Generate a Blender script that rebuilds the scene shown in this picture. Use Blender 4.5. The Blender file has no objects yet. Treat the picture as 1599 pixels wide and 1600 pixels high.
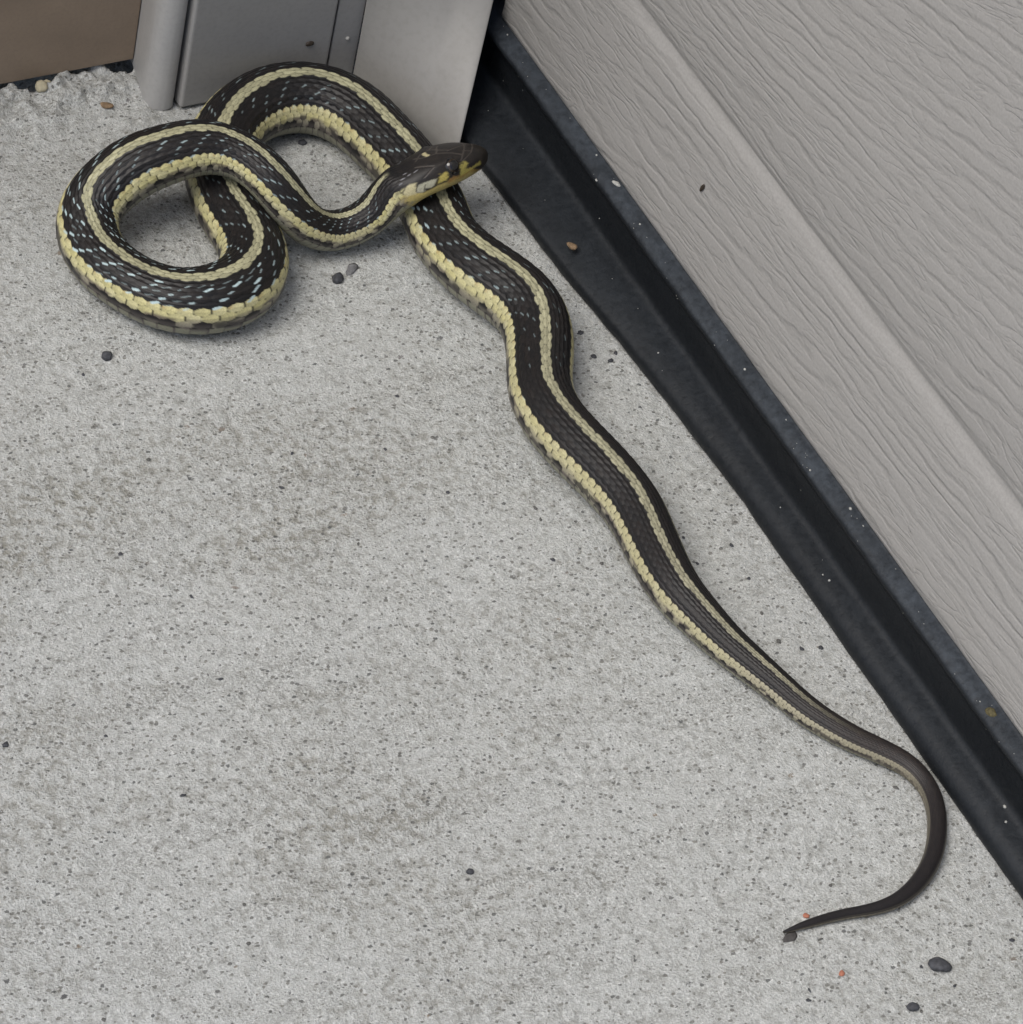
import bpy, bmesh, math, random
import numpy as np
from mathutils import Matrix, Vector, noise as mnoise

scene = bpy.context.scene
col = scene.collection
random.seed(7)
rng = np.random.default_rng(11)

# ------------------------------------------------------------------ camera
# world axes: X into the garage door, Y along the door towards the frame, Z up (metres)
F, CX, CY = 6250.0, 799.5, 800.0            # focal length and centre in photo pixels
nad = np.array([-532 - .165 * 6050, 6050., F]); nad /= np.linalg.norm(nad)
dor = np.array([-5050., -7730., F]); dor -= nad * dor.dot(nad); dor /= np.linalg.norm(dor)
M = np.array([np.cross(nad, dor), dor, -nad])        # camera (x right, y down, z ahead) -> world
CAM = np.array([-0.62372802, -0.70047219, 0.88455364])
cd = bpy.data.cameras.new('camera')
cam = bpy.data.objects.new('camera', cd); col.objects.link(cam)
cd.sensor_fit = 'HORIZONTAL'; cd.sensor_width = 36.0; cd.lens = 36.0 * F / 1599.0
cd.clip_start = 0.02; cd.clip_end = 500
R = Matrix([[M[i][0], -M[i][1], -M[i][2]] for i in range(3)])
cam.matrix_world = Matrix.Translation(Vector(CAM)) @ R.to_4x4()
scene.camera = cam
scene.cycles.max_bounces = 5; scene.cycles.diffuse_bounces = 3; scene.cycles.glossy_bounces = 2

# ------------------------------------------------------------------ light
SUN_EL, SUN_AZ = math.radians(56), math.radians(-98)   # azimuth measured from +Y towards +X
world = bpy.data.worlds.new('World'); scene.world = world; world.use_nodes = True
wn = world.node_tree.nodes; wl = world.node_tree.links
bg = wn['Background']
sky = wn.new('ShaderNodeTexSky'); sky.sky_type = 'NISHITA'; sky.sun_disc = False
sky.sun_elevation = SUN_EL; sky.sun_rotation = SUN_AZ
sky.air_density = 1.0; sky.dust_density = 3.0; sky.ozone_density = 0.6
wl.new(sky.outputs[0], bg.inputs[0]); bg.inputs[1].default_value = 0.090
sd = bpy.data.lights.new('sun', 'SUN'); sd.energy = 1.40; sd.angle = math.radians(36); sd.color = (1, .99, .945)
sun = bpy.data.objects.new('sun', sd); col.objects.link(sun)
sdir = Vector((math.sin(SUN_AZ) * math.cos(SUN_EL), math.cos(SUN_AZ) * math.cos(SUN_EL), math.sin(SUN_EL)))
sun.rotation_euler = sdir.to_track_quat('Z', 'Y').to_euler()
sun.location = sdir * 5
vs = scene.view_settings
vs.view_transform = 'Standard'; vs.look = 'None'; vs.gamma = 1; vs.exposure = 0.58; vs.use_curve_mapping = False

# ------------------------------------------------------------------ helpers
def ray(u, v):
    r = M @ np.array([u - CX, v - CY, F]); return r / np.linalg.norm(r)
def onz(u, v, z=0.0):
    r = ray(u, v); return CAM + r * (z - CAM[2]) / r[2]
def onx(u, v, x):
    r = ray(u, v); return CAM + r * (x - CAM[0]) / r[0]
def ony(u, v, y):
    r = ray(u, v); return CAM + r * (y - CAM[1]) / r[1]
def depth(p):
    return (M.T @ (np.array(p) - CAM))[2]
def lin(r, g=None, b=None):
    c = np.array([r, g, b], float) / 255.0
    return np.where(c <= .04045, c / 12.92, ((c + .055) / 1.055) ** 2.4)
def tag(o, label=None, cat=None, group=None, kind=None):
    if label: o['label'] = label
    if cat: o['category'] = cat
    if group: o['group'] = group
    if kind: o['kind'] = kind
    return o
def mesh_obj(name, verts, faces, mat, parent=None, smooth=True):
    me = bpy.data.meshes.new(name)
    me.from_pydata([tuple(map(float, v)) for v in verts], [], [tuple(map(int, q)) for q in faces]); me.update()
    if smooth: me.polygons.foreach_set('use_smooth', [True] * len(me.polygons))
    if mat: me.materials.append(mat)
    o = bpy.data.objects.new(name, me); col.objects.link(o)
    if parent: o.parent = parent
    return o
def grid_mesh(name, P, mat, close_v=False):
    """P: (n, m, 3) array -> one quad mesh, fast"""
    n, m = P.shape[:2]
    i = np.arange(n - 1)[:, None]; mm = m if close_v else m - 1
    j = np.arange(mm)[None, :]; j2 = (j + 1) % m
    q = np.stack([i * m + j, i * m + j2, (i + 1) * m + j2, (i + 1) * m + j], -1).reshape(-1, 4)
    me = bpy.data.meshes.new(name)
    me.vertices.add(n * m); me.vertices.foreach_set('co', P.reshape(-1).astype(np.float32))
    me.loops.add(q.size); me.loops.foreach_set('vertex_index', q.reshape(-1).astype(np.int32))
    me.polygons.add(len(q)); me.polygons.foreach_set('loop_start', np.arange(0, q.size, 4, dtype=np.int32))
    me.polygons.foreach_set('loop_total', np.full(len(q), 4, np.int32))
    me.polygons.foreach_set('use_smooth', np.ones(len(q), bool))
    me.update(calc_edges=True); me.validate()
    if mat: me.materials.append(mat)
    o = bpy.data.objects.new(name, me); col.objects.link(o)
    return o
def empty(name, loc):
    o = bpy.data.objects.new(name, None); o.empty_display_size = .01; o.location = loc; col.objects.link(o); return o
def adopt(child, parent):
    child.parent = parent; child.matrix_parent_inverse = Matrix.Translation(parent.location).inverted()
def hash2(i, j, s=0):
    h = (i.astype(np.int64) * 374761393 + j.astype(np.int64) * 668265263 + s * 1442695041) & 0x7fffffff
    h = ((h ^ (h >> 13)) * 1274126177) & 0x7fffffff
    return ((h ^ (h >> 16)) & 0xffff) / 65535.0
def vnoise(x, y, s=0):
    i = np.floor(x); j = np.floor(y); fx = x - i; fy = y - j
    fx = fx * fx * (3 - 2 * fx); fy = fy * fy * (3 - 2 * fy)
    i = i.astype(np.int64); j = j.astype(np.int64)
    a = hash2(i, j, s); b = hash2(i + 1, j, s); c = hash2(i, j + 1, s); d = hash2(i + 1, j + 1, s)
    return (a * (1 - fx) + b * fx) * (1 - fy) + (c * (1 - fx) + d * fx) * fy - .5
def fbm(x, y, s=0, o=3):
    return sum(vnoise(x * 2 ** k, y * 2 ** k, s + k) * .5 ** k for k in range(o))
def sstep(a, b, x):
    t = np.clip((x - a) / (b - a), 0, 1); return t * t * (3 - 2 * t)

# node helpers
class NT:
    def __init__(self, name, rough=.6, spec=.5):
        self.m = bpy.data.materials.new(name); self.m.use_nodes = True
        self.t = self.m.node_tree; self.n = self.t.nodes; self.b = self.n['Principled BSDF']
        self.b.inputs['Roughness'].default_value = rough
        self.b.inputs['Specular IOR Level'].default_value = spec
        self.tc = self.n.new('ShaderNodeTexCoord')
    def link(self, a, b): self.t.links.new(a, b)
    def coords(self, scale=(1, 1, 1), rot=(0, 0, 0)):
        mp = self.n.new('ShaderNodeMapping'); mp.inputs['Scale'].default_value = scale; mp.inputs['Rotation'].default_value = rot
        self.link(self.tc.outputs['Object'], mp.inputs[0]); return mp.outputs[0]
    def noise(self, vec, scale, detail=4, rough=.55, dist=0):
        q = self.n.new('ShaderNodeTexNoise'); q.inputs['Scale'].default_value = scale; q.inputs['Detail'].default_value = detail
        q.inputs['Roughness'].default_value = rough; q.inputs['Distortion'].default_value = dist
        self.link(vec, q.inputs['Vector']); return q.outputs[0]
    def voro(self, vec, scale, feature='F1', rnd=1.0):
        q = self.n.new('ShaderNodeTexVoronoi'); q.feature = feature; q.inputs['Scale'].default_value = scale
        q.inputs['Randomness'].default_value = rnd; self.link(vec, q.inputs['Vector']); return q
    def ramp(self, val, stops):
        q = self.n.new('ShaderNodeValToRGB'); e = q.color_ramp.elements
        while len(e) < len(stops): e.new(.5)
        for k, (p, c) in enumerate(stops):
            e[k].position = p; e[k].color = (*c, 1) if hasattr(c, '__len__') else (c, c, c, 1)
        self.link(val, q.inputs[0]); return q.outputs[0]
    def math(self, op, a, b=None, c=None, clamp=False):
        q = self.n.new('ShaderNodeMath'); q.operation = op; q.use_clamp = clamp
        for k, v in enumerate((a, b, c)):
            if v is None: continue
            if isinstance(v, (int, float)): q.inputs[k].default_value = v
            else: self.link(v, q.inputs[k])
        return q.outputs[0]
    def mix(self, fac, a, b, mode='MIX'):
        q = self.n.new('ShaderNodeMix'); q.data_type = 'RGBA'; q.blend_type = mode
        for k, v in ((0, fac), (6, a), (7, b)):
            if isinstance(v, (int, float)): q.inputs[k].default_value = v
            elif hasattr(v, '__len__'): q.inputs[k].default_value = (*v, 1)
            else: self.link(v, q.inputs[k])
        return q.outputs[2]
    def bump(self, h, dist, strength=1.0, normal=None):
        q = self.n.new('ShaderNodeBump'); q.inputs['Distance'].default_value = dist; q.inputs['Strength'].default_value = strength
        self.link(h, q.inputs['Height'])
        if normal is not None: self.link(normal, q.inputs['Normal'])
        self.link(q.outputs[0], self.b.inputs['Normal']); return q.outputs[0]
    def color(self, c):
        if hasattr(c, '__len__'): self.b.inputs['Base Color'].default_value = (*c, 1)
        else: self.link(c, self.b.inputs['Base Color'])
    def sep(self, vec):
        q = self.n.new('ShaderNodeSeparateXYZ'); self.link(vec, q.inputs[0]); return q.outputs

# ------------------------------------------------------------------ materials
def mat_concrete():
    t = NT('concrete', .9, .25); v = t.coords()
    fine = t.noise(v, 1250, 2, .8)
    mid = t.noise(v, 300, 3, .7)
    big = t.noise(t.coords((.45, 1, 1), (0, 0, .05)), 16, 3, .62)
    streak = t.noise(t.coords((.25, 1, 1), (0, 0, .08)), 62, 2, .65)
    base = t.ramp(fine, [(.22, (.21, .215, .208)), (.38, (.39, .398, .388)), (.56, (.475, .485, .474)), (.78, (.72, .73, .715))])
    base = t.mix(t.ramp(mid, [(.33, .6), (.50, 0)]), base, (.235, .235, .215))
    # worn, coarser patches with a warm tint
    dst = t.n.new('ShaderNodeVectorMath'); dst.operation = 'DISTANCE'; t.link(v, dst.inputs[0]); dst.inputs[1].default_value = tuple(onz(230, 1060))
    worn = t.ramp(dst.outputs['Value'], [(.07, 1), (.17, .28)])
    patch = t.math('MULTIPLY', t.ramp(big, [(.44, 0), (.62, 1)]), worn)
    rough_patch = t.math('MULTIPLY', patch, t.ramp(mid, [(.40, 1), (.56, .18)]))
    base = t.mix(t.math('MULTIPLY', rough_patch, .68), base, (.215, .205, .17))
    dark = t.math('MULTIPLY', t.ramp(streak, [(.50, 0), (.64, 1)]), t.ramp(fine, [(.38, 1), (.58, 0)]))
    base = t.mix(t.math('MULTIPLY', dark, .32), base, (.15, .145, .125))
    # pits and grains of sand, outlines broken up by the fine noise
    for sc, keep, gain, cset in ((600, .48, .95, [(.0, (.08, .083, .084)), (.5, (.20, .195, .175)), (1, (.12, .12, .117))]),
                                 (170, .885, 2.1, [(.0, (.07, .072, .078)), (.45, (.17, .165, .15)), (.8, (.25, .20, .15)), (1, (.12, .12, .13))])):
        q = t.voro(t.coords((1, 1.3, 1), (0, 0, .5)), sc)
        rs = t.sep(q.outputs['Color'])
        size = t.math('MULTIPLY', t.math('SUBTRACT', rs[0], keep), gain)
        dd_ = t.math('ADD', q.outputs['Distance'], t.math('MULTIPLY', t.math('SUBTRACT', fine, .5), .6))
        inside = t.ramp(t.math('SUBTRACT', size, dd_), [(.0, 0), (.07, 1)])
        base = t.mix(t.math('MULTIPLY', inside, .85), base, t.ramp(rs[1], cset))
    t.color(base)
    h = t.math('ADD', t.math('MULTIPLY', fine, .55), t.math('MULTIPLY', mid, t.math('MULTIPLY_ADD', patch, 1.0, .7)))
    t.bump(h, .0011, 1.0)
    return t.m
def mat_door():
    t = NT('painted_steel', .5, .35); v = t.coords()
    s = t.sep(v)
    # wood grain pressed into the sheet: wandering contour lines that run along the door
    warp = t.noise(t.coords((1, 7, 22)), 1.0, 3, .5, .4)
    warp2 = t.noise(t.coords((1, 42, 110)), 1.0, 3, .6)
    tilt = t.ramp(t.math('ADD', s[2], t.math('MULTIPLY', t.math('SUBTRACT', warp, .5), .12)), [(.09, 0), (.27, 1)])
    drift = t.math('MULTIPLY', s[1], t.math('MULTIPLY_ADD', tilt, 330, 70))
    ph = t.math('ADD', t.math('ADD', t.math('MULTIPLY', s[2], 1080), drift), t.math('ADD', t.math('MULTIPLY', warp, 30), t.math('MULTIPLY', warp2, 8.5)))
    wave01 = t.math('MULTIPLY_ADD', t.math('SINE', ph), .5, .5)
    line = t.ramp(wave01, [(.0, 0), (.18, .55), (.5, 1)])
    amp = t.ramp(t.noise(t.coords((1, 20, 60)), 1.0, 3, .6), [(.36, .05), (.60, 1)])
    # short broken strokes between the long lines
    sh = t.n.new('ShaderNodeCombineXYZ'); t.link(s[1], sh.inputs[1]); t.link(t.math('ADD', s[2], t.math('MULTIPLY', s[1], t.math('MULTIPLY_ADD', tilt, .28, .06))), sh.inputs[2])
    mp2 = t.n.new('ShaderNodeMapping'); mp2.inputs['Scale'].default_value = (1, 60, 270); t.link(sh.outputs[0], mp2.inputs[0])
    rid = t.ramp(t.math('ABSOLUTE', t.math('SUBTRACT', t.noise(mp2.outputs[0], 1.0, 2, .5, .3), .5)), [(.0, 0), (.035, .6), (.09, 1)])
    amp2 = t.math('SUBTRACT', 1.1, amp)
    h = t.math('ADD', t.math('MULTIPLY', line, amp), t.math('MULTIPLY', rid, t.math('MULTIPLY', amp2, .7)))
    fine = t.noise(v, 1100, 2)
    c = t.mix(t.ramp(fine, [(.3, 0), (.7, 1)]), (.312, .302, .291), (.366, .355, .344))
    lines = t.math('ADD', t.math('MULTIPLY', t.math('SUBTRACT', 1, line), t.math('MULTIPLY', amp, .18)), t.math('MULTIPLY', t.math('SUBTRACT', 1, rid), t.math('MULTIPLY', amp2, .13)))
    c = t.mix(lines, c, (.19, .185, .175))
    grime = t.math('MULTIPLY', t.ramp(t.math('ADD', s[2], t.math('MULTIPLY', t.noise(v, 60, 4, .7), .02)), [(.038, 1), (.062, 0)]), .25)
    c = t.mix(grime, c, (.22, .21, .19))
    t.color(c)
    t.bump(t.math('MULTIPLY', h, t.ramp(t.math('ABSOLUTE', t.math('SUBTRACT', s[2], .0935)), [(.002, .3), (.006, 1)])), .00033, .8)
    return t.m
def mat_rubber():
    t = NT('black_rubber', .5, .25); v = t.coords()
    dust = t.noise(v, 420, 4, .7); cl = t.noise(t.coords((1, .5, 1)), 70, 3, .6)
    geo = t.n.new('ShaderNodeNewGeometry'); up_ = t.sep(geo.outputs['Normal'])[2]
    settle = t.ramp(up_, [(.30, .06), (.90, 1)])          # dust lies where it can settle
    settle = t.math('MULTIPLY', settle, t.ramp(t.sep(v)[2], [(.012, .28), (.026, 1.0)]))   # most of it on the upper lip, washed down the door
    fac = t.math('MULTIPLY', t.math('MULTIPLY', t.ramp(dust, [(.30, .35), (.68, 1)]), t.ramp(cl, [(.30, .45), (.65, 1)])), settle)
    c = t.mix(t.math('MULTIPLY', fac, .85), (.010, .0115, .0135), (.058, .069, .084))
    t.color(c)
    t.link(t.ramp(dust, [(.3, .34), (.7, .62)]), t.b.inputs['Roughness'])
    t.bump(dust, .00028, .6)
    return t.m
def mat_plain(name, c, rough=.45, spec=.4, var=.12, scale=60, bump=.0001):
    t = NT(name, rough, spec); v = t.coords()
    n1 = t.noise(v, scale, 4, .6); n2 = t.noise(v, scale * 14, 3, .6)
    c = np.array(c)
    a = t.mix(t.ramp(n1, [(.3, 0), (.7, 1)]), tuple(c * (1 - var)), tuple(c * (1 + var)))
    a = t.mix(t.ramp(n2, [(.28, .3), (.55, 0)]), a, tuple(c * .7))
    t.color(a); t.bump(t.math('ADD', n1, t.math('MULTIPLY', n2, .4)), bump, .5)
    return t.m
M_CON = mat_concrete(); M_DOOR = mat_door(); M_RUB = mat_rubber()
M_TRIM = mat_plain('grey_trim', (.285, .281, .276), .48, .35, .05, 40)
M_CASE = mat_plain('pale_grey_casing', (.37, .367, .362), .45, .4, .05, 40)
M_FLAP = mat_plain('warm_grey_vinyl', (.26, .253, .24), .5, .4, .05, 30)
M_BROWN = mat_plain('brown_cladding', (.26, .20, .148), .5, .35, .10, 55)
M_DARK = mat_plain('dark_timber', (.05, .045, .04), .8, .2)
M_GRIT = mat_plain('dark_stone', (.055, .057, .065), .6, .4, .5, 700, .0004)
M_GRIT2 = mat_plain('grey_stone', (.12, .118, .112), .7, .3, .4, 700, .0004)
M_BROWNCHIP = mat_plain('brown_chip', (.22, .15, .09), .75, .3, .45, 500, .0004)
M_RED = mat_plain('red_grain', (.42, .17, .11), .7, .3, .3, 600, .0003)
M_TAN = mat_plain('tan_pebble', (.42, .38, .27), .8, .3, .3, 300, .0004)
M_PALE = mat_plain('pale_dust', (.36, .36, .34), .8, .3, .2, 800)
M_BUG = mat_plain('dark_insect', (.035, .025, .018), .5, .4, .3, 800)

# ------------------------------------------------------------------ ground
def axis(lo, hi, step, far):
    a = [np.arange(lo, hi, step)]
    g, x = step, hi
    up = []
    while x < far: up.append(x); g *= 1.35; x += g
    g, x = step, lo; dn = []
    while x > -far: g *= 1.35; x -= g; dn.append(x)
    return np.r_[dn[::-1], a[0], up, far]
gx = axis(-.36, .02, .0009, 60); gy = axis(-.25, .25, .0009, 60)
GX, GY = np.meshgrid(gx, gy, indexing='ij')
def ground_h(x, y):
    near = np.exp(-((np.hypot(x + .15, y) / .8) ** 4))
    h = .0011 * fbm(x * 9, y * 26, 3, 3) + .0006 * fbm(x * 60, y * 160, 9, 2) + .00045 * fbm(x * 420, y * 420, 21, 2)
    # coarse, broken concrete edge along the foot of the brown panel and the grey trim
    lump = sstep(.198, .222, y + .012 * fbm(x * 90, y * 90, 41, 2)) * sstep(-.108, -.122, x)
    h = h + lump * ((.0026 + .0045 * fbm(x * 110, y * 110, 51, 3)) + .0022 * fbm(x * 420, y * 420, 57, 2))
    gap = sstep(.2252, .2280, y + .006 * fbm(x * 150, 0 * y, 61, 2) - .002) * sstep(-.100, -.106, x)
    h = h - gap * .010
    return h * near
GZ = ground_h(GX, GY)
ground = grid_mesh('concrete_ground', np.stack([GX, GY, GZ], -1)[:, ::-1][:, ::-1], M_CON)
tag(ground, kind='structure', label='pale grey pitted concrete slab in front of the garage door')
GOFF = .0006
def gz(x, y):
    return float(ground_h(np.array([x]), np.array([y]))[0])

# ------------------------------------------------------------------ garage door
door = empty('garage_door', (0, -.5, 0))
door['kind'] = 'thing'; tag(door, 'warm grey wood-grain steel garage door with black rubber bottom seal', 'garage door')
prof = [(.0045, .0312), (.0012, .0306), (.0002, .0316), (-.0002, .0332), (0, .036), (0, .060), (0, .084), (.0000, .0895), (.0003, .0912), (.0009, .0935),
        (.0013, .0952), (.0013, .0959), (.0009, .0969), (.0003, .0982), (0, .0996), (0, .14), (0, .25), (0, .40), (0, .53), (0.002, .533), (0, .536), (0, 1.06), (.002, 1.063), (0, 1.066), (0, 1.6), (.002, 1.603), (0, 1.606), (0, 2.13), (.045, 2.13), (.045, .034)]
Y0, Y1 = .1862, -2.25
P = np.array([[(x, y, z) for (x, z) in prof] for y in (Y0, .1852, .1, -.2, -.6, Y1)])
P[0, :, 0] += np.where(P[0, :, 0] < .02, .0008, 0)
panel = grid_mesh('door_panel', P, M_DOOR); adopt(panel, door)
cap = mesh_obj('end_cap', [(x, Y0 + .0002, z) for x, z in ((.0012, .0325), (.044, .0325), (.044, 2.129), (.0012, 2.129))], [(0, 1, 2, 3)], M_DOOR); adopt(cap, door)
sp = [(.004, .0335), (.0006, .0303), (-.0006, .0300), (-.0022, .0295), (-.0038, .0288), (-.0048, .0280), (-.0052, .0268), (-.0046, .0256), (-.0034, .0240), (-.0028, .019), (-.0024, .0145), (-.0026, .0108),
      (-.0040, .0092), (-.0068, .0085), (-.0095, .0076), (-.0117, .0057), (-.0128, .0034), (-.0127, .0016), (-.0118, .0002), (-.010, -.0012), (.004, -.0012)]
ys = np.r_[np.linspace(.2, -.25, 240), np.linspace(-.26, Y1, 40)]
spA = np.array(sp); k = np.arange(len(sp)); kk = np.linspace(0, len(sp) - 1, 90)
sx = np.interp(kk, k, spA[:, 0]); sz = np.interp(kk, k, spA[:, 1])
ker = np.exp(-np.linspace(-2.2, 2.2, 9) ** 2); ker /= ker.sum()
pad = lambda a: np.convolve(np.pad(a, 4, 'edge'), ker, 'valid')
sx = pad(sx); sz = pad(sz)
SX, YY = np.meshgrid(sx, ys); SZ, _ = np.meshgrid(sz, ys)
low = sstep(.016, .004, SZ)
flare = np.interp(YY, [-.02, .022, .059, .082, .102, .121, .148, .19], [0, -.0022, -.0042, -.0062, -.0078, -.0086, -.0103, -.0115]) * sstep(.0098, .0045, SZ)
wob = .0006 * vnoise(YY * 25, SZ * 40, 71) * low + .00035 * vnoise(YY * 140, SZ * 200, 73)
SX2 = SX + flare + wob
SZ2 = SZ + .0008 * sstep(.07, .175, YY) * low + .0003 * vnoise(YY * 60, SZ * 100, 75) * (SZ > .002)
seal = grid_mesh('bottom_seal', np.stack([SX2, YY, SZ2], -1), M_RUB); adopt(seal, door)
seal['label'] = 'dusty black rubber seal along the foot of the door'
back = mesh_obj('inner_seal', [(x, y, z) for y in (.205, Y1) for x, z in ((.006, -.001), (.006, .034), (.03, .034), (.03, -.001))],
                [(0, 1, 2, 3), (4, 7, 6, 5), (0, 4, 5, 1), (1, 5, 6, 2), (2, 6, 7, 3), (3, 7, 4, 0)], M_RUB, smooth=False); adopt(back, door)

# ------------------------------------------------------------------ door frame
frame = empty('door_frame', (-.08, .21, 0))
frame['kind'] = 'thing'; tag(frame, 'grey moulded door frame with rounded casing and vinyl weatherstrip flap', 'door frame')
HT = 2.2
def extrude_plan(name, pts, mat, z0=.0015, z1=HT, thick=None, parent=frame, zs=None):
    """sheet with real thickness: plan polyline offset away from the viewer (+Y side)"""
    pts = np.array(pts)
    zs = zs or [z0, z0 + .0006, .05, .3, 1, z1]
    P = np.array([[(x, y, z) for x, y in pts] for z in zs])
    o = grid_mesh(name, P, mat)
    if parent: adopt(o, parent)
    return o
cpts = [(-.1145, .2400), (-.1150, .2290), (-.1160, .2255), (-.1176, .2200), (-.1190, .2140), (-.1194, .2110), (-.1190, .2085), (-.1180, .2066), (-.1164, .2053), (-.1145, .2046), (-.1125, .2046),
        (-.1110, .2053), (-.1101, .2066), (-.1097, .2085), (-.1096, .2130), (-.1096, .2400), (-.1145, .2400)]
def smooth_plan(p, n=6):
    p = np.array(p); t = np.arange(len(p)); tt = np.linspace(0, len(p) - 1, len(p) * n)
    q = np.stack([np.interp(tt, t, p[:, i]) for i in range(2)], 1)
    for _ in range(2):
        q[2:-2] = (q[:-4] + q[1:-3] * 2 + q[2:-2] * 3 + q[3:-1] * 2 + q[4:]) / 9
    return q
extrude_plan('casing', smooth_plan(cpts), M_CASE, z0=.0005)
def block(name, x0, x1, y0, y1, z0, z1, mat, bev=.0005, parent=frame):
    bm = bmesh.new(); bmesh.ops.create_cube(bm, size=1)
    for v in bm.verts: v.co = Vector(((x0 + x1) / 2 + v.co.x * (x1 - x0), (y0 + y1) / 2 + v.co.y * (y1 - y0), (z0 + z1) / 2 + v.co.z * (z1 - z0)))
    bmesh.ops.bevel(bm, geom=list(bm.edges), offset=bev, segments=3, affect='EDGES', profile=.5)
    me = bpy.data.meshes.new(name); bm.to_mesh(me); bm.free(); me.materials.append(mat)
    o = bpy.data.objects.new(name, me); col.objects.link(o)
    if parent: adopt(o, parent)
    return o
block('jamb_face', -.1090, -.05415, .2034, .2300, .0008, HT, M_TRIM, .0011)
block('nailing_strip', -.0534, -.0430, .2041, .2300, .0008, HT, M_TRIM, .0004)
bk = block('jamb_timber', -.1092, .06, .2315, .30, .0006, HT, M_DARK)
# flap: hangs from the strip and bears on the door; the seal pushes its foot outwards
zs = list(np.r_[np.linspace(.0012, .06, 24), .1, .3, 1., HT])
rows = []
for z in zs:
    e = float(sstep(.058, .0, np.array(z)))
    E0 = np.array([-.0038, .1862]); E1 = onz(709, 262)[:2]
    E = E0 * (1 - e) + E1 * e
    D = np.array([-.0444, .2022])
    cre = D * .36 + E * .64 + np.array([.0006, .0012])
    N = np.array([-(E - D)[1], (E - D)[0]]); N /= np.linalg.norm(N)
    if N[1] < 0: N = -N
    line = [D + N * .004, D + N * .0004, D, D * .95 + E * .05 - N * .0001, D * .7 + E * .3 - N * .0005, cre - N * .0016, cre - N * .0010 + (E - D) * .05, cre + (E - D) * .10 - N * .0012, D * .1 + E * .9 - N * .0008, E - N * .0002, E + N * .0006, E + N * .0012, D * .5 + E * .5 + N * .0014, D + N * .004]
    line = smooth_plan(line, 3)
    rows.append([(x, y, z) for x, y in line])
flap = grid_mesh('weatherstrip_flap', np.array(rows), M_FLAP); adopt(flap, frame)
# pale blob of old paint on the casing and a nail head on the strip
def blob(name, loc, size, mat, rot=(0, 0, 0), sub=2, rough=.25, seed=0, parent=None, flat_bottom=False):
    bm = bmesh.new(); bmesh.ops.create_icosphere(bm, subdivisions=sub, radius=1)
    for v in bm.verts:
        k = 1 + rough * mnoise.noise(v.co * 1.3 + Vector((seed * 3.1, seed * 1.7, 0))) + rough * .6 * mnoise.noise(v.co * 3.1 + Vector((0, seed * 2.3, seed)))
        v.co = v.co * k
        # chip facets
    for q in range(4):
        d = Vector((math.sin(seed * 5.1 + q * 2.4), math.cos(seed * 3.3 + q * 1.9), math.sin(seed + q * 4.2) * .8)).normalized()
        for v in bm.verts:
            s_ = v.co.dot(d) - .72
            if s_ > 0: v.co -= d * s_ * .8
    for v in bm.verts: v.co = Vector((v.co.x * size[0], v.co.y * size[1], v.co.z * size[2]))
    bmesh.ops.rotate(bm, verts=bm.verts, matrix=Matrix.Rotation(rot[2], 3, 'Z') @ Matrix.Rotation(rot[0], 3, 'X'))
    me = bpy.data.meshes.new(name); bm.to_mesh(me); bm.free(); me.materials.append(mat)
    me.polygons.foreach_set('use_smooth', [True] * len(me.polygons))
    o = bpy.data.objects.new(name, me); o.location = loc; col.objects.link(o)
    if parent: adopt(o, parent)
    return o
p = ony(543, 59, .2041)
blob('nail_head', (p[0], .2039, p[2]), (.0008, .0006, .0008), M_PALE, parent=frame, rough=.1)

# ------------------------------------------------------------------ brown cladding panel
wall = block('wall_panel', -.42, -.1155, .2285, .2600, .0036, 2.3, M_BROWN, .0004, parent=None)
wall['kind'] = 'thing'; tag(wall, 'smooth brown cladding panel standing just clear of the rough concrete beside the rounded casing', 'wall panel')

# ------------------------------------------------------------------ snake
# centre line read off the photograph: u, v, half width (pixels), lift of the belly off the slab (mm)
ST = [(1224,1457,2,0),(1240,1451,5,0),(1262,1444,7,0),(1322,1428,8.5,0),(1357,1423,9.5,0),(1397,1411,11.5,0),(1427,1389,13.2,0),(1456,1346,14.7,0),(1465,1301,15.2,0),(1461,1256,15.5,0),(1448,1226,16,0),(1424,1200,18,0),(1386,1179,19.5,0),(1339,1159,21,0),(1300,1138,22.5,0),(1260,1112,24,0),(1217,1076,26,0),(1177,1043,29,0),(1132,1005,32.5,0),(1093,965,36.5,0),(1064,934,40,0),(1046,908,42,0),(1019,855,44.5,0),(986,791,47.5,0),(947,745,49.5,0),(904,702,50.5,0),(865,657,50,0),(848,625,50,0),(843,594,50,0),(844,549,52,0),(839,513,54,0),(821,480,56,0),(789,453,56.5,0),(758,432,56,0),(716,397,53,0),(692,366,52,0),(680,334,52,0),(660,295,52,0),(624,249,52.5,0),(590,215,54,0),(560,187,55,0),(507,160,56,0),(458,154,56,0),(405,166,55,0),(367,192,53,0),(345,225,52,0),(338,258,51,0),(343,292,50,0),(354,322,50,0),(372,352,51,0),(391,380,52,0),(398,410,53,0),(392,434,54,0),(375,452,55,0),(346,466,55,0),(307,473,53,0),(266,470,51,0),(225,456,49,0),(192,437,48,0),(165,416,48,0),(145,391,48,0),(135,357,48,2),(141,325,48,5),(159,302,49,8.5),(189,276,50,12.5),(229,254,49,17),(264,242,47,19.5),(318,231,44,21.5),(357,237,40,22),(392,254,37,22),(428,288,36.5,19.3),(456,328,35,12),(484,356,33.5,5),(518,363,32,1.5),(556,353,30.5,3.5),(588,330,31,8),(608,308,33,12.5),
      (632,290,37.5,16.5),(658,275,39.5,19),(682,264,40.5,20),(702,256,39,20.5),(718,250,35.5,20.5),(730,246,31,20.3),(739,243,25.5,20),(745,241.5,17,19.8)]
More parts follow.
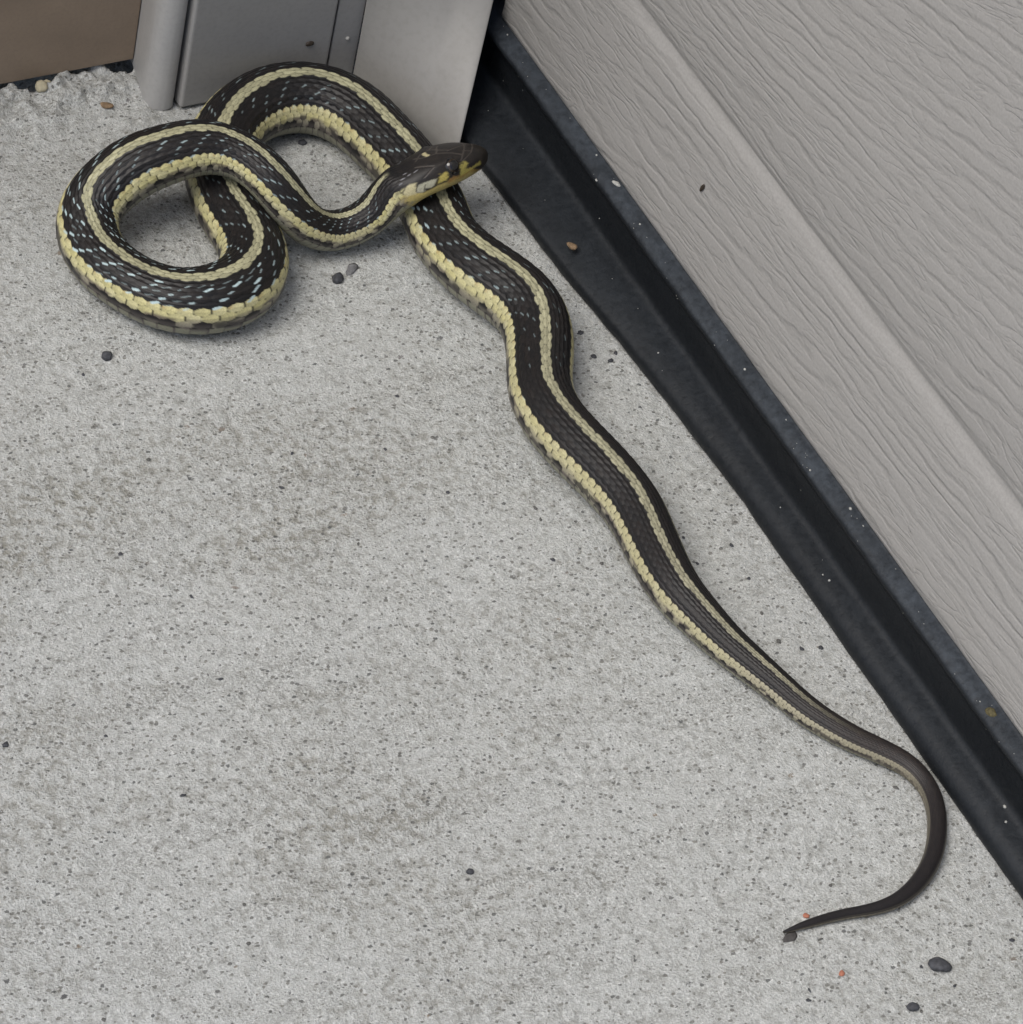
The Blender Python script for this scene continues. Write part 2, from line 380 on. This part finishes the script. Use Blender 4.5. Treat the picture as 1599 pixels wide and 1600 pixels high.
I_HEAD = len(ST) - 8                      # index of the first head station
Pc, Rc = [], []
for (u, v, r, l) in ST:
    z = .006
    for _ in range(4):
        p = onz(u, v, z); rr = r * depth(p) / F; z = rr * .90 + l * 1e-3
    Pc.append(p); Rc.append(rr)
Pc = np.array(Pc); Rc = np.array(Rc)
t_ = np.r_[0, np.cumsum(np.linalg.norm(np.diff(Pc, axis=0), axis=1))]
def catmull(t, V, s):
    V = np.asarray(V); m = np.zeros_like(V)
    dt = np.diff(t); sl = (V[1:] - V[:-1]) / (dt[:, None] if V.ndim > 1 else dt)
    w = dt[:-1] / (dt[:-1] + dt[1:])
    m[1:-1] = sl[:-1] * ((1 - w)[:, None] if V.ndim > 1 else 1 - w) + sl[1:] * (w[:, None] if V.ndim > 1 else w)
    m[0] = sl[0]; m[-1] = sl[-1]
    i = np.clip(np.searchsorted(t, s) - 1, 0, len(t) - 2); h = dt[i]; x = (s - t[i]) / h
    if V.ndim > 1: h = h[:, None]; x = x[:, None]
    return (2*x**3 - 3*x**2 + 1) * V[i] + (x**3 - 2*x**2 + x) * h * m[i] + (-2*x**3 + 3*x**2) * V[i+1] + (x**3 - x**2) * h * m[i+1]
LT = t_[-1]; s0 = np.arange(0, LT, .0004)
C0 = catmull(t_, Pc, s0); R0 = catmull(t_, Rc, s0)
def gsmooth(a, sig):
    kx = np.arange(-int(3 * sig), int(3 * sig) + 1); kr = np.exp(-.5 * (kx / sig) ** 2); kr /= kr.sum(); n = len(kx) // 2
    if a.ndim == 1: 
        ext = np.r_[2 * a[0] - a[1:n + 1][::-1], a, 2 * a[-1] - a[-n - 1:-1][::-1]]
        return np.convolve(ext, kr, 'valid')
    return np.stack([gsmooth(a[:, q], sig) for q in range(a.shape[1])], 1)
C0 = gsmooth(C0, 9)
hd = s0 > t_[I_HEAD] - .004
Rb = gsmooth(R0, 10); R0 = np.where(hd, gsmooth(R0, 3), Rb)
R0 = np.maximum(R0, .00025)
S_HEAD, S_SNOUT = t_[I_HEAD], LT
# scale index along the body and sampling density
Ls = np.maximum(.355 * Rb, .0009)
ell0 = np.cumsum(.0004 / Ls)
dens = np.where(hd, 4200., 8.5 / Ls)
cum = np.cumsum(dens * .0004); ns = int(cum[-1])
s = np.interp(np.linspace(cum[0], cum[-1], ns), cum, s0)
Cc = np.stack([np.interp(s, s0, C0[:, q]) for q in range(3)], 1)
rad = np.interp(s, s0, R0); ell = np.interp(s, s0, ell0)
T0 = np.gradient(C0, axis=0); T0 = gsmooth(T0, 5); T0 /= np.linalg.norm(T0, axis=1)[:, None]
T = np.stack([np.interp(s, s0, T0[:, q]) for q in range(3)], 1); T /= np.linalg.norm(T, axis=1)[:, None]
Sd = np.cross(T, np.array([0, 0, 1.])); Sd /= np.linalg.norm(Sd, axis=1)[:, None]
Nn = np.cross(Sd, T)
# the head is tipped a little on the body it rests on
th1 = (s - S_HEAD) / (S_SNOUT - S_HEAD); roll = math.radians(24) * sstep(-.45, .25, th1)[:, None]
toc = np.sign(((CAM - Cc) * Sd).sum(1))[:, None]
Sd, Nn = Sd * np.cos(roll) + Nn * np.sin(roll) * toc, Nn * np.cos(roll) - Sd * np.sin(roll) * toc
# ring: scale-row coordinate q in -9.5..9.5, then the belly
PHI = math.radians(97)
qrow = np.linspace(-9.5, 9.5, 172)
xq = qrow / 9.5; phi_r = PHI * (.74 * xq + .26 * xq ** 3)
nb = 34
phi_b = np.linspace(PHI, 2 * math.pi - PHI, nb + 2)[1:-1]
phi = np.r_[phi_r, phi_b]
qall = np.r_[qrow, np.linspace(9.5, 9.5 + nb, nb + 2)[1:-1]]
isb = np.r_[np.zeros(len(qrow), bool), np.ones(nb, bool)]
PH, EL = np.meshgrid(phi, ell); Q, RAD = np.meshgrid(qall, rad); SS = np.meshgrid(phi, s)[1]; BEL = np.meshgrid(isb, s)[0]
th = (SS - S_HEAD) / (S_SNOUT - S_HEAD)            # 0 back of the head .. 1 snout
head = sstep(-.10, .10, th)
tail = sstep(24 * .2e-3, 13 * .2e-3, RAD) * (th < -.5)   # the tail loses its stripes
tail2 = sstep(.0052, .0036, RAD) * (th < -.5)

# -- scales: highest of the overlapping candidates wins
best = np.full(Q.shape, -9.); sa = np.zeros(Q.shape); sb = np.zeros(Q.shape); sk = np.zeros(Q.shape); sn = np.zeros(Q.shape)
kf = np.floor(Q + .5)
ELr = -EL                                     # free edges of the scales point to the tail (falling s)
for dk in (-1, 0, 1):
    kq = kf + dk; off = .5 * (np.abs(kq) % 2)
    nf = np.floor(ELr - off + .5)
    for dn in (-1, 0, 1):
        nn_ = nf + dn; a = ELr - off - nn_; b = Q - kq
        dd = np.abs(a / .78) ** 1.7 + np.abs(b / .80) ** 1.7
        H = 1 - dd + .30 * a
        up = H > best
        best = np.where(up, H, best); sa = np.where(up, a, sa); sb = np.where(up, b, sb); sk = np.where(up, kq, sk); sn = np.where(up, nn_, sn)
dd = np.abs(sa / .78) ** 1.7 + np.abs(sb / .80) ** 1.7
dd = np.where(np.abs(sk) > 6.5, .45 * dd + .55 * (np.maximum(np.abs(sa) / .62, 0) ** 3 + (np.abs(sb) / .74) ** 4), dd)   # flank scales are broad and flat
rnd = hash2(sn.astype(np.int64) + 999, sk.astype(np.int64) + 50, 5)
rnd2 = hash2(sn.astype(np.int64) + 999, sk.astype(np.int64) + 50, 9)
edge = sstep(.50, .80, dd)
ak = np.abs(sk)
relief = np.clip(best, 0, 1) ** .6 * np.where(np.abs(sk) > 5.5, .011, .038) + np.exp(-(sb / .10) ** 2) * .010 * (ak < 9) * sstep(1.0, .3, dd)
# belly scutes
bs = (ELr % 1.0)
relief = np.where(BEL, .020 * bs ** .7, relief)
relief = relief * (1 - head) 

# -- colours (real skin colours)
blk = lin(20, 19.5, 21); brn = lin(44, 36, 32)
yel = lin(190, 183, 132); cream = lin(172, 169, 138); grey = lin(126, 121, 112); fleck = lin(180, 200, 203); wht = lin(208, 203, 168)
def mixc(c, c2, f): return c * (1 - f[..., None]) + np.asarray(c2) * f[..., None]
COL = np.broadcast_to(blk, Q.shape + (3,)).copy()
COL = mixc(COL, brn, .25 * rnd * (ak > 1) * (1 - edge))
COL = COL * (1.25 - .75 * edge[..., None] * (np.abs(Q) > 1.5)[..., None])
aq = np.abs(Q)
nz = fbm(EL * 1.1, Q * 1.3, 101, 3)
# dorsal stripe: middle row and the inner part of its neighbours, ragged along the scales
dull = np.interp(np.interp(s, t_, np.arange(len(ST))), [0, 19, 34], [1, .75, 0])[:, None]
lim = 1.30 + .42 * (rnd - .5) * (ak == 1) - .55 * np.abs(sa) * (ak == 1)
strp = sstep(.10, -.10, aq - lim) * ((ak <= 1)) * (1 - .72 * sstep(.42, .78, dd))
strp = strp * (1 - tail2) * (1 - sstep(-.10, -.02, th))
strc = mixc(np.broadcast_to(cream, COL.shape), lin(142, 138, 120), dull + 0 * strp)
COL = mixc(COL, strc * (.78 + .34 * rnd2)[..., None], np.clip(strp, 0, 1))
# lateral stripe: two rows of big scales, grey towards the belly
sgn_b = sb * np.sign(Q)
on = ((ak == 7) | (ak == 8)  | ((ak == 9) & (rnd > .45)))
lat = on * (1 - .97 * sstep(.46, .71, dd))
latc = mixc(np.broadcast_to(yel, COL.shape), wht, .45 * rnd2)
latc = mixc(latc, lin(176, 140, 84), .55 * ((ak == 7) & (sgn_b < .05)) * sstep(.1, -.5, sa) * rnd)
latc = mixc(latc, grey, np.clip(.85 * sstep(7.7, 9.0, aq + .7 * (rnd - .5)), 0, 1))
fade = sstep(.0076, .0052, RAD) * (th < -.5)
latc = latc * (.80 + .34 * np.clip(sa + .45, 0, 1) + .12 * (rnd - .5))[..., None]
latc = mixc(latc, lin(160, 154, 132), np.maximum(fade, .8 * dull + 0 * fade))
COL = mixc(COL, latc, np.clip(lat, 0, 1) * (1 - .25 * tail))
# under the stripe: grey with dark blotches
low = (ak == 9) & ~BEL
COL = mixc(COL, grey * .85, .55 * low * (1 - edge) * sstep(-.3, .3, sb * np.sign(Q)))
blot = sstep(.05, .22, fbm(EL * .9, Q * .9, 131, 2)) 
COL = mixc(COL, blk * 1.6, .75 * blot * low)
COL = mixc(COL, lin(86, 76, 76), .75 * sstep(.02, .20, fbm(EL * .8 + 9, Q * .7, 137, 2)) * ((ak == 8) | (ak == 9)) * sstep(-.1, .4, sgn_b) * (1 - edge))
chk = (((sn.astype(np.int64) + (ak == 9)) % 2) == 0) * (rnd2 > .25)
COL = mixc(COL, lin(58, 54, 54), .8 * chk * ((ak == 9) | ((ak == 8) & (rnd > .80))) * (1 - .5 * edge) * sstep(-.45, .1, sgn_b) * (1 - head))
bc = mixc(np.broadcast_to(lin(132, 131, 114), COL.shape), lin(84, 74, 74), sstep(.82, .98, bs))
bc = mixc(bc, lin(70, 64, 66), .8 * sstep(.72, .9, hash2(np.floor(ELr).astype(np.int64), (PH > math.pi).astype(np.int64), 3)) * sstep(.62 * math.pi, .56 * math.pi, np.abs(np.where(PH > math.pi, 2 * math.pi - PH, PH))))
COL = np.where(BEL[..., None], bc, COL)
# tail: dull dark brown-grey, pale line low on the side
tb = mixc(np.broadcast_to(lin(36, 33, 34), COL.shape), lin(56, 49, 46), np.clip(.5 + nz, 0, 1))
COL = mixc(COL, tb, tail2 * (aq < 6.2) * .9)
COL = mixc(COL, lin(112, 105, 92), .6 * tail * ((aq >= 6.2) & ~BEL) * 1.0)
COL = mixc(COL, lin(88, 78, 56), tail * BEL * .8)
COL = mixc(COL, lin(27, 25, 28), sstep(.0036, .0024, RAD) * (th < -.5) * .85 * (aq < 8.2))
# pale flecks of skin between the dark scales
kk2 = np.floor(Q); offf = .5 * (np.abs(kk2) % 2)
n2 = np.floor(ELr - offf + .5); fa = ELr - offf - n2; fb = Q - kk2 - .5
hk = hash2(n2.astype(np.int64) + 77, kk2.astype(np.int64) + 31, 17)
pat = ((n2.astype(np.int64) + np.floor(kk2 / 2).astype(np.int64)) % 2 == 0)
mside = np.where(Q > 0, kk2, -kk2 - 1)
where = (mside >= 2) & (mside <= 6)
u_s = np.interp(s, t_, np.arange(len(ST)))
reg = np.interp(u_s, [0, 18, 24, 30, 36, 40, 50, 53, 60, 63, 68, 74, 84], [0, 0, .08, .28, .65, .35, .35, 1, 1, .6, .45, .5, .3])[:, None]
pull = np.where(pat, 1.0, .22) * (.25 + .75 * hk) * reg
hj = hash2(n2.astype(np.int64) + 177, kk2.astype(np.int64) + 331, 27); hm = hash2(n2.astype(np.int64) + 7, kk2.astype(np.int64) + 3, 37)
fa = fa - .22 * (hj - .5); fb = fb - .20 * (hm - .5) - (.05 + .16 * hj) * np.sin(fa * 6)
ln = .14 + .26 * hk * (.4 + .6 * reg)
fl = sstep(1.15, .75, (np.abs(fa / ln) ** 2.4 + np.abs(fb / (.11 + .15 * pull)) ** 2)) * where * np.clip(pull * 1.35, 0, 1)
fl = fl * (pull > .16)
COL = mixc(COL, fleck, np.clip(fl, 0, 1) * (1 - sstep(-.45, -.15, th)))

# -- shape of the cross sections
sgnphi = np.degrees(np.where(PH > math.pi, PH - 2 * math.pi, PH))
aph = np.abs(sgnphi)
sn_, cs_ = np.sin(PH), np.cos(PH)
pw = 1 - .20 * head                       # squarer head
fx = np.sign(sn_) * np.abs(sn_) ** pw; fz = np.sign(cs_) * np.abs(cs_) ** pw
def shape(relief, bulge=0):
    hgt = 1.0 - .22 * head
    rr = RAD * (1 + relief + bulge)
    X = fx * rr * (1.02 + .05 * head); Z = fz * rr * np.where(cs_ < 0, .86 * hgt, hgt - .06 * sstep(.55, 1.0, th))
    P_ = Cc[:, None, :] + X[..., None] * Sd[:, None, :] + Z[..., None] * Nn[:, None, :]
    P_[..., 2] = np.where(P_[..., 2] < .0002, .0002 + (P_[..., 2] - .0002) * .15, P_[..., 2])   # the belly settles on the slab
    return P_, X[..., None] * Sd[:, None, :] + Z[..., None] * Nn[:, None, :]

# -- head: markings and a painted-in temple sheen, located on the skin through the photograph, mirrored to the far side
PT0, OUT = shape(relief * 0)
i0 = int(np.argmax(th[:, 0] > -.35))
hp = PT0[i0:].reshape(-1, 3); ho = OUT[i0:].reshape(-1, 3)
hc = (hp - CAM) @ M; hu = CX + F * hc[:, 0] / hc[:, 2]; hv = CY + F * hc[:, 1] / hc[:, 2]
front = ((CAM - hp) * ho).sum(1) > 0
hth = th[i0:].reshape(-1); hph = sgnphi[i0:].reshape(-1)
side = 1.0 if np.mean(hph[front & (np.abs(hph) > 60)]) > 0 else -1.0
def px2ta(u, v):
    dq = (hu - u) ** 2 + (hv - v) ** 2 + np.where(front, 0, 1e6)
    i = int(np.argmin(dq)); return hth[i], hph[i] * side
def zp(x, y): return px2ta(600 + x / 8.883, 190 + y / 8.883)     # from the enlarged view of the head
hn = fbm(th * 22, aph / 7, 151, 3)
def inpoly(pts):
    return sum(inpoly1(pts, dx * .012, dy * 1.5) for dx, dy in ((0, 0), (1, .4), (-1, -.4), (.4, -1), (-.4, 1))) / 5
def inpoly1(pts, ox, oy, jt=.030, ja=4.0):
    X_ = th + ox + jt * hn; Y_ = aph + oy + ja * hn; ins = np.zeros(X_.shape, bool); n = len(pts)
    for i in range(n):
        (x1, y1), (x2, y2) = pts[i], pts[(i + 1) % n]
        y1, y2 = abs(y1), abs(y2)
        c = ((y1 > Y_) != (y2 > Y_)) & (X_ < (x2 - x1) * (Y_ - y1) / ((y2 - y1) + 1e-9) + x1)
        ins ^= c
    return ins.astype(float)
KT = 1 / 110.                             # head length units per degree, about isotropic
def seg(p, q, w):
    ax_, ay_ = p[0], p[1] * KT; bx_, by_ = q[0], q[1] * KT; X_, Y_ = th, sgnphi * side * KT
    dx, dy = bx_ - ax_, by_ - ay_; tt = np.clip(((X_ - ax_) * dx + (Y_ - ay_) * dy) / (dx * dx + dy * dy + 1e-12), 0, 1)
    d1 = np.hypot(X_ - ax_ - tt * dx, Y_ - ay_ - tt * dy)
    tt = np.clip(((X_ - ax_) * dx + (-Y_ - ay_) * dy) / (dx * dx + dy * dy + 1e-12), 0, 1)
    d2 = np.hypot(X_ - ax_ - tt * dx, -Y_ - ay_ - tt * dy)
    return sstep(w, w * .4, np.minimum(d1, d2))
Hc = mixc(np.broadcast_to(lin(38, 35, 34), COL.shape), lin(46, 41, 33), sstep(.6, .95, th))
Hc = mixc(Hc, lin(24, 23, 25), sstep(.26, .0, th))
Hc = mixc(Hc, lin(62, 56, 50), .35 * np.clip(hn + .2, 0, 1))
# throat and lower jaw: everything under the lip line
lip = [zp(*q) for q in ((40, 1180), (180, 1080), (330, 1030), (560, 1000), (700, 930), (900, 850), (1060, 765), (1200, 665), (1330, 575))]
lx = np.array([q[0] for q in lip]); ly = np.array([abs(q[1]) for q in lip]); o_ = np.argsort(lx)
lipa = np.interp(th, lx[o_], ly[o_])
jawf = sstep(-7, -3, aph - lipa + 2 * hn) * sstep(.95, .85, th) + sstep(-2.5, 1.5, aph - lipa + 2 * hn) * (1 - sstep(.95, .85, th))
jawc = mixc(np.broadcast_to(lin(176, 160, 100), COL.shape), lin(140, 116, 64), sstep(.25, .5, th) * sstep(14, 0, aph - lipa))
Hc = mixc(Hc, jawc, jawf)
for pts, c in ((((290, 1010), (295, 920), (370, 865), (440, 860), (445, 1000), (330, 1040)), lin(186, 178, 142)),
               (((440, 985), (465, 890), (560, 845), (700, 798), (760, 795), (722, 872), (610, 930), (560, 975)), lin(172, 170, 150)),
               (((738, 878), (768, 790), (800, 715), (850, 690), (900, 745), (885, 800)), lin(176, 162, 90)),
               (((885, 860), (890, 800), (1010, 735), (1040, 770)), lin(138, 108, 64)),
               (((1035, 765), (1060, 640), (1085, 540), (1150, 560), (1135, 650), (1210, 640), (1340, 535), (1345, 590), (1200, 672)), lin(158, 148, 80))):
    Hc = mixc(Hc, c, inpoly([zp(*q) for q in pts]) * .95)
for p_, q_, w_ in (((728, 872), (762, 795), .016), ((885, 800), (925, 750), .016), ((1020, 745), (1045, 690), .016), ((445, 975), (460, 890), .007), ((560, 960), (580, 870), .007)):
    Hc = mixc(Hc, lin(40, 36, 30), .85 * seg(zp(*p_), zp(*q_), w_))
pl = np.zeros(Q.shape)
for p_, q_ in (((410, 520), (590, 490)), ((590, 490), (720, 440)), ((720, 440), (940, 430)), ((940, 430), (1080, 460)), ((1050, 255), (1085, 470)), ((1085, 470), (1070, 540)),
               ((720, 330), (830, 312)), ((830, 312), (1000, 290)), ((1190, 270), (1205, 430)), ((720, 440), (745, 335)), ((1090, 400), (1205, 400)), ((440, 635), (690, 615)), ((560, 780), (690, 640)), ((1205, 430), (1100, 540))):  # plate seams, plus a pale temple streak that paints sheen into the colour
    pl = np.maximum(pl, seg(zp(*p_), zp(*q_), .014))
Hc = mixc(Hc, lin(92, 86, 80), .50 * pl)
Hc = mixc(Hc, lin(186, 176, 138), seg(zp(570, 462), zp(610, 468), .026))
for q_ in ((440, 690), (350, 738), (290, 725), (265, 795), (233, 870)):
    Hc = mixc(Hc, lin(138, 138, 142), .75 * seg(zp(q_[0] - 9, q_[1] + 8), zp(q_[0] + 9, q_[1] - 8), .018))
COL = mixc(COL, Hc, sstep(-.10, .02, th + .10 * hn))
relief = relief - head * pl * .012 - head * .012 * seg(lip[3], lip[-1], .010)
eye_px = (600 + 962 / 8.883, 190 + 612 / 8.883)
eye_t, eye_a = px2ta(*eye_px); eye_a = abs(eye_a)
# brow ridge above the eye, socket under it
bulge = head * (np.exp(-((th - eye_t) / .13) ** 2 - ((aph - eye_a + 20) / 11) ** 2) * .055 - np.exp(-((th - eye_t) / .09) ** 2 - ((aph - eye_a) / 12) ** 2) * .03)
PT, OUT = shape(relief, bulge)
tm = NT('snake_skin', .45, .30)
at = tm.n.new('ShaderNodeAttribute'); at.attribute_name = 'skin_colour'
nz1 = tm.noise(tm.coords(), 1800, 3, .6)
tm.color(tm.mix(tm.ramp(nz1, [(.3, .28), (.6, 0)]), at.outputs['Color'], (.03, .028, .025)))
tm.bump(nz1, .00008, .5)
root = empty('snake', tuple(PT[len(s) // 2].mean(0) * np.array([1, 1, 0])))
snake = grid_mesh('body', PT, tm.m, close_v=True); adopt(snake, root)
ca = snake.data.attributes.new('skin_colour', 'FLOAT_COLOR', 'POINT')
ca.data.foreach_set('color', np.concatenate([np.clip(COL, 0, 1), np.ones(Q.shape + (1,))], -1).reshape(-1).astype(np.float32))
# close both ends
me = snake.data; bm = bmesh.new(); bm.from_mesh(me); bm.verts.ensure_lookup_table()
m_ = len(phi)
for base in (0, (len(s) - 1) * m_):
    try: bm.faces.new([bm.verts[base + q] for q in range(m_)])
    except ValueError: pass
bmesh.ops.recalc_face_normals(bm, faces=bm.faces[:]) if False else None
bm.to_mesh(me); bm.free()
tag(root, 'striped black and yellow snake coiled on the concrete along the garage door', 'snake')
# eyes
M_EYE = mat_plain('eye_dark', (.008, .008, .009), .05, .7, .2, 500, .00001)
M_IRIS = mat_plain('eye_iris', (.030, .021, .014), .12, .6, .3, 900, .00001)
ie = int(np.argmin(np.abs((s - S_HEAD) / (S_SNOUT - S_HEAD) - eye_t)))
for sgn in (-1, 1):
    j = int(np.argmin(np.abs(phi - sgn * math.radians(eye_a)))) if sgn > 0 else int(np.argmin(np.abs(phi + math.radians(eye_a))))
    pe = Vector(PT[ie, j]); outw = (Vector(Sd[ie]) * sgn * .90 + Vector(Nn[ie]) * .40 + Vector(T[ie]) * .12).normalized()
    r_e = .0029
    def part(name, r, lo, hi, mat, par):
        bm = bmesh.new(); bmesh.ops.create_uvsphere(bm, u_segments=32, v_segments=24, radius=r)
        kill = [f_ for f_ in bm.faces if not (lo <= f_.calc_center_median().z / r <= hi)]
        bmesh.ops.delete(bm, geom=kill, context='FACES')
        for v in bm.verts: v.co.z *= .82
        bmesh.ops.rotate(bm, verts=bm.verts, matrix=outw.to_track_quat('Z', 'Y').to_matrix())
        for f_ in bm.faces: f_.smooth = True
        me = bpy.data.meshes.new(name); bm.to_mesh(me); bm.free(); me.materials.append(mat)
        o = bpy.data.objects.new(name, me); col.objects.link(o); return o
    eo = part('eye', r_e, -1, 1, M_EYE, root); eo.location = pe - outw * r_e * .34; adopt(eo, root)
    ir = part('iris', r_e * 1.006, .62, .80, M_IRIS, eo); ir.location = (0, 0, 0); ir.parent = eo
# ------------------------------------------------------------------ loose bits
def ground_bit(name, u, v, w, h, zt, mat, label, cat, rot=0., seed=0, group=None, rough=.3):
    """w, h: half size in photo pixels along and across"""
    p = onz(u, v, 0); k = depth(p) / F
    z = gz(p[0], p[1])
    o = blob(name, (p[0], p[1], z + zt * k * .5), (w * k, h * k * 1.3, zt * k), mat, rot=(0, 0, rot), seed=seed, rough=rough)
    return tag(o, label, cat, group)
ground_bit('pebble', 166, 558, 9, 8, 7, M_GRIT, 'dark grey pebble on open concrete below the coiled loop', 'pebble', .4, 1, rough=.6)
ground_bit('pebble', 528, 437, 9, 7.5, 7, M_GRIT, 'small round dark pebble beside the grey flake below the neck', 'pebble', .2, 2, rough=.7)
ground_bit('stone_flake', 550, 421, 15, 7, 3.5, mat_plain('grey_flake', (.17, .17, .175), .7, .3, .4, 500, .0004), 'flat grey stone flake below the bend of the neck', 'stone flake', .5, 3, rough=1.0)
ground_bit('pebble', 735, 1362, 5.5, 5, 5, M_GRIT, 'tiny black pebble alone on the open concrete', 'pebble', 1, 4)
ground_bit('pebble', 1469, 1509, 20, 11, 9, M_GRIT, 'oval slate-blue pebble, largest on the concrete beyond the tail', 'pebble', -.75, 5, rough=.2)
ground_bit('pebble', 1427, 1574, 11, 7, 6.5, M_GRIT, 'dark rounded pebble beside the oval slate-blue one', 'pebble', -.7, 6, rough=.2)
ground_bit('leaf_fragment', 1236, 1463, 17, 7, 3, mat_plain('dry_leaf', (.075, .07, .068), .75, .3, .35, 500, .0004), 'dark curled leaf fragment under the tip of the tail', 'leaf fragment', .45, 7)
ground_bit('gravel_grain', 1260, 1431, 6, 4, 3, M_RED, 'pinkish red grain touching the thin end of the tail', 'gravel grain', 0, 8)
ground_bit('gravel_grain', 1316, 1521, 6.5, 4, 3, M_RED, 'orange red grain lying beyond the tail tip', 'gravel grain', .3, 9)
ground_bit('pebble', 63, 148, 11, 8, 9, M_TAN, 'yellowish pebble wedged in the gap below the brown panel', 'pebble', .2, 10)
ground_bit('pebble', 71, 139, 8, 7, 9, M_TAN, 'pale pebble tucked under the brown panel edge', 'pebble', 1.2, 11)
ground_bit('bark_chip', 166, 171, 12, 6, 4, M_BROWNCHIP, 'rust brown chip on rough concrete near the casing', 'chip', -.6, 12)
ground_bit('pebble', 472, 224, 8, 5, 4, M_GRIT, 'dark pebble inside the rear loop of the snake', 'pebble', -.5, 13)
grit = [(1228,1272,6,4),(1367,1440,0,0),(1282,1468,7,3),(1265,1547,6,3.5),(1264,1563,6,3.5),(1440,1580,5,4),(1441,1509,4,4),(1582,1468,6,5),(1400,1232,7,4),(1298,1383,5,4),(1217,1002,6,5.5),(1253,1014,6,4),(1283,1013,6,4),
        (908,518,6,5),(928,556,7,5),(955,562,5,5),(963,550,6,4),(837,793,6,4),(845,812,4,4),(864,875,5,4),(940,880,4,4),(232,718,5,4),(440,762,5,4),(188,866,5,4),(456,710,5,4),(602,703,4,4),(130,585,4,3),(345,1061,5,4),(8,1165,8,6),(165,1150,5,4),
        (285,1246,7,4),(382,1414,5,4),(388,1475,5,4),(162,1592,5,5),(700,1533,4,3),(1143,852,5,5),(1090,880,4,4),(1068,840,5,4),(1492,1540,5,4),(1300,880,5,4),(1170,905,5,4),(1190,960,5,4),(620,620,5,3),(700,770,5,3),(560,850,5,3),(300,930,5,4)]
for i, (u, v, w, h) in enumerate(grit):
    if w == 0: continue
    if u > 1190 and v > 1180: lb, gp = 'speck of dark grit on the concrete around the curved end of the tail', 'specks of grit around the tail'
    elif u > 890 and v < 1100 and not (u < 945 and v > 700): lb, gp = 'speck of dark grit on the strip of concrete between snake and door seal', 'specks of grit between snake and seal'
    else: lb, gp = 'speck of dark grit on the open concrete away from the door', 'specks of grit on the open concrete'
    ground_bit('grit_grain', u, v, w * random.uniform(.6, .95), h * random.uniform(.45, .8), 1.8, random.choice([M_GRIT, M_GRIT, M_GRIT2]), lb, 'grit', random.uniform(0, 3), 20 + i, group=gp, rough=.7)
# things stuck on the door, the seal and the frame
p = onx(1099, 293, 0); o = blob('seed_husk', (-.0004, p[1], p[2]), (.0006, .0008, .0020), M_BUG, rot=(.35, 0, 0), seed=61); tag(o, 'tiny dark seed husk stuck to the wood-grain door', 'seed husk')
p = onz(894, 384, .0098); o = blob('wood_chip', tuple(p), (.0016, .0022, .0008), M_BROWNCHIP, rot=(0, 0, .5), seed=62); tag(o, 'brown wood chip resting on the bulge of the black seal', 'wood chip')
p = onz(1549, 1114, .0290); o = blob('seed_clump', tuple(p), (.0014, .0022, .0016), mat_plain('olive_husk', (.10, .085, .04), .7, .3, .5, 900, .0004), rot=(0, 0, .2), seed=63); tag(o, 'olive brown seed clump caught on the upper lip of the seal', 'seed clump')
p = ony(483, 67, .2034); o = blob('dead_insect', (p[0], .2030, p[2]), (.0018, .0006, .0010), M_BUG, rot=(0, 0, 0), seed=64); tag(o, 'small squashed dark insect on the flat grey jamb face', 'insect')
p = onz(964, 287, .0300); o = blob('paint_flake', tuple(p), (.0008, .0022, .0006), M_PALE, rot=(0, 0, .4), seed=65); tag(o, 'pale flake lying on the upper lip of the seal', 'paint flake')
# dust specks on the seal: nobody could count them
verts, faces = [], []
ic = bmesh.new(); bmesh.ops.create_icosphere(ic, subdivisions=1, radius=1); iv = [v.co.copy() for v in ic.verts]; iff = [[v.index for v in f.verts] for f in ic.faces]; ic.free()
for _ in range(75):
    y = random.uniform(-.26, .185); a = random.choice([random.uniform(8, 24)] * 3 + [random.uniform(24, 50), random.uniform(50, 66)])
    i = int(np.argmin(np.abs(ys - y))); j = int(a)
    c = Vector((SX2[i, j], y, SZ2[i, j])); r = .00013 + .00045 * random.random() ** 5
    st = random.uniform(.8, 1.8); b0 = len(verts)
    for q in iv: verts.append(c + Vector((q.x * r, q.y * r * st, q.z * r)))
    faces += [[b0 + x for x in f_] for f_ in iff]
o = mesh_obj('dust_specks', verts, faces, M_PALE); tag(o, 'pale dust specks clinging to the black rubber door seal', 'dust', kind='stuff')
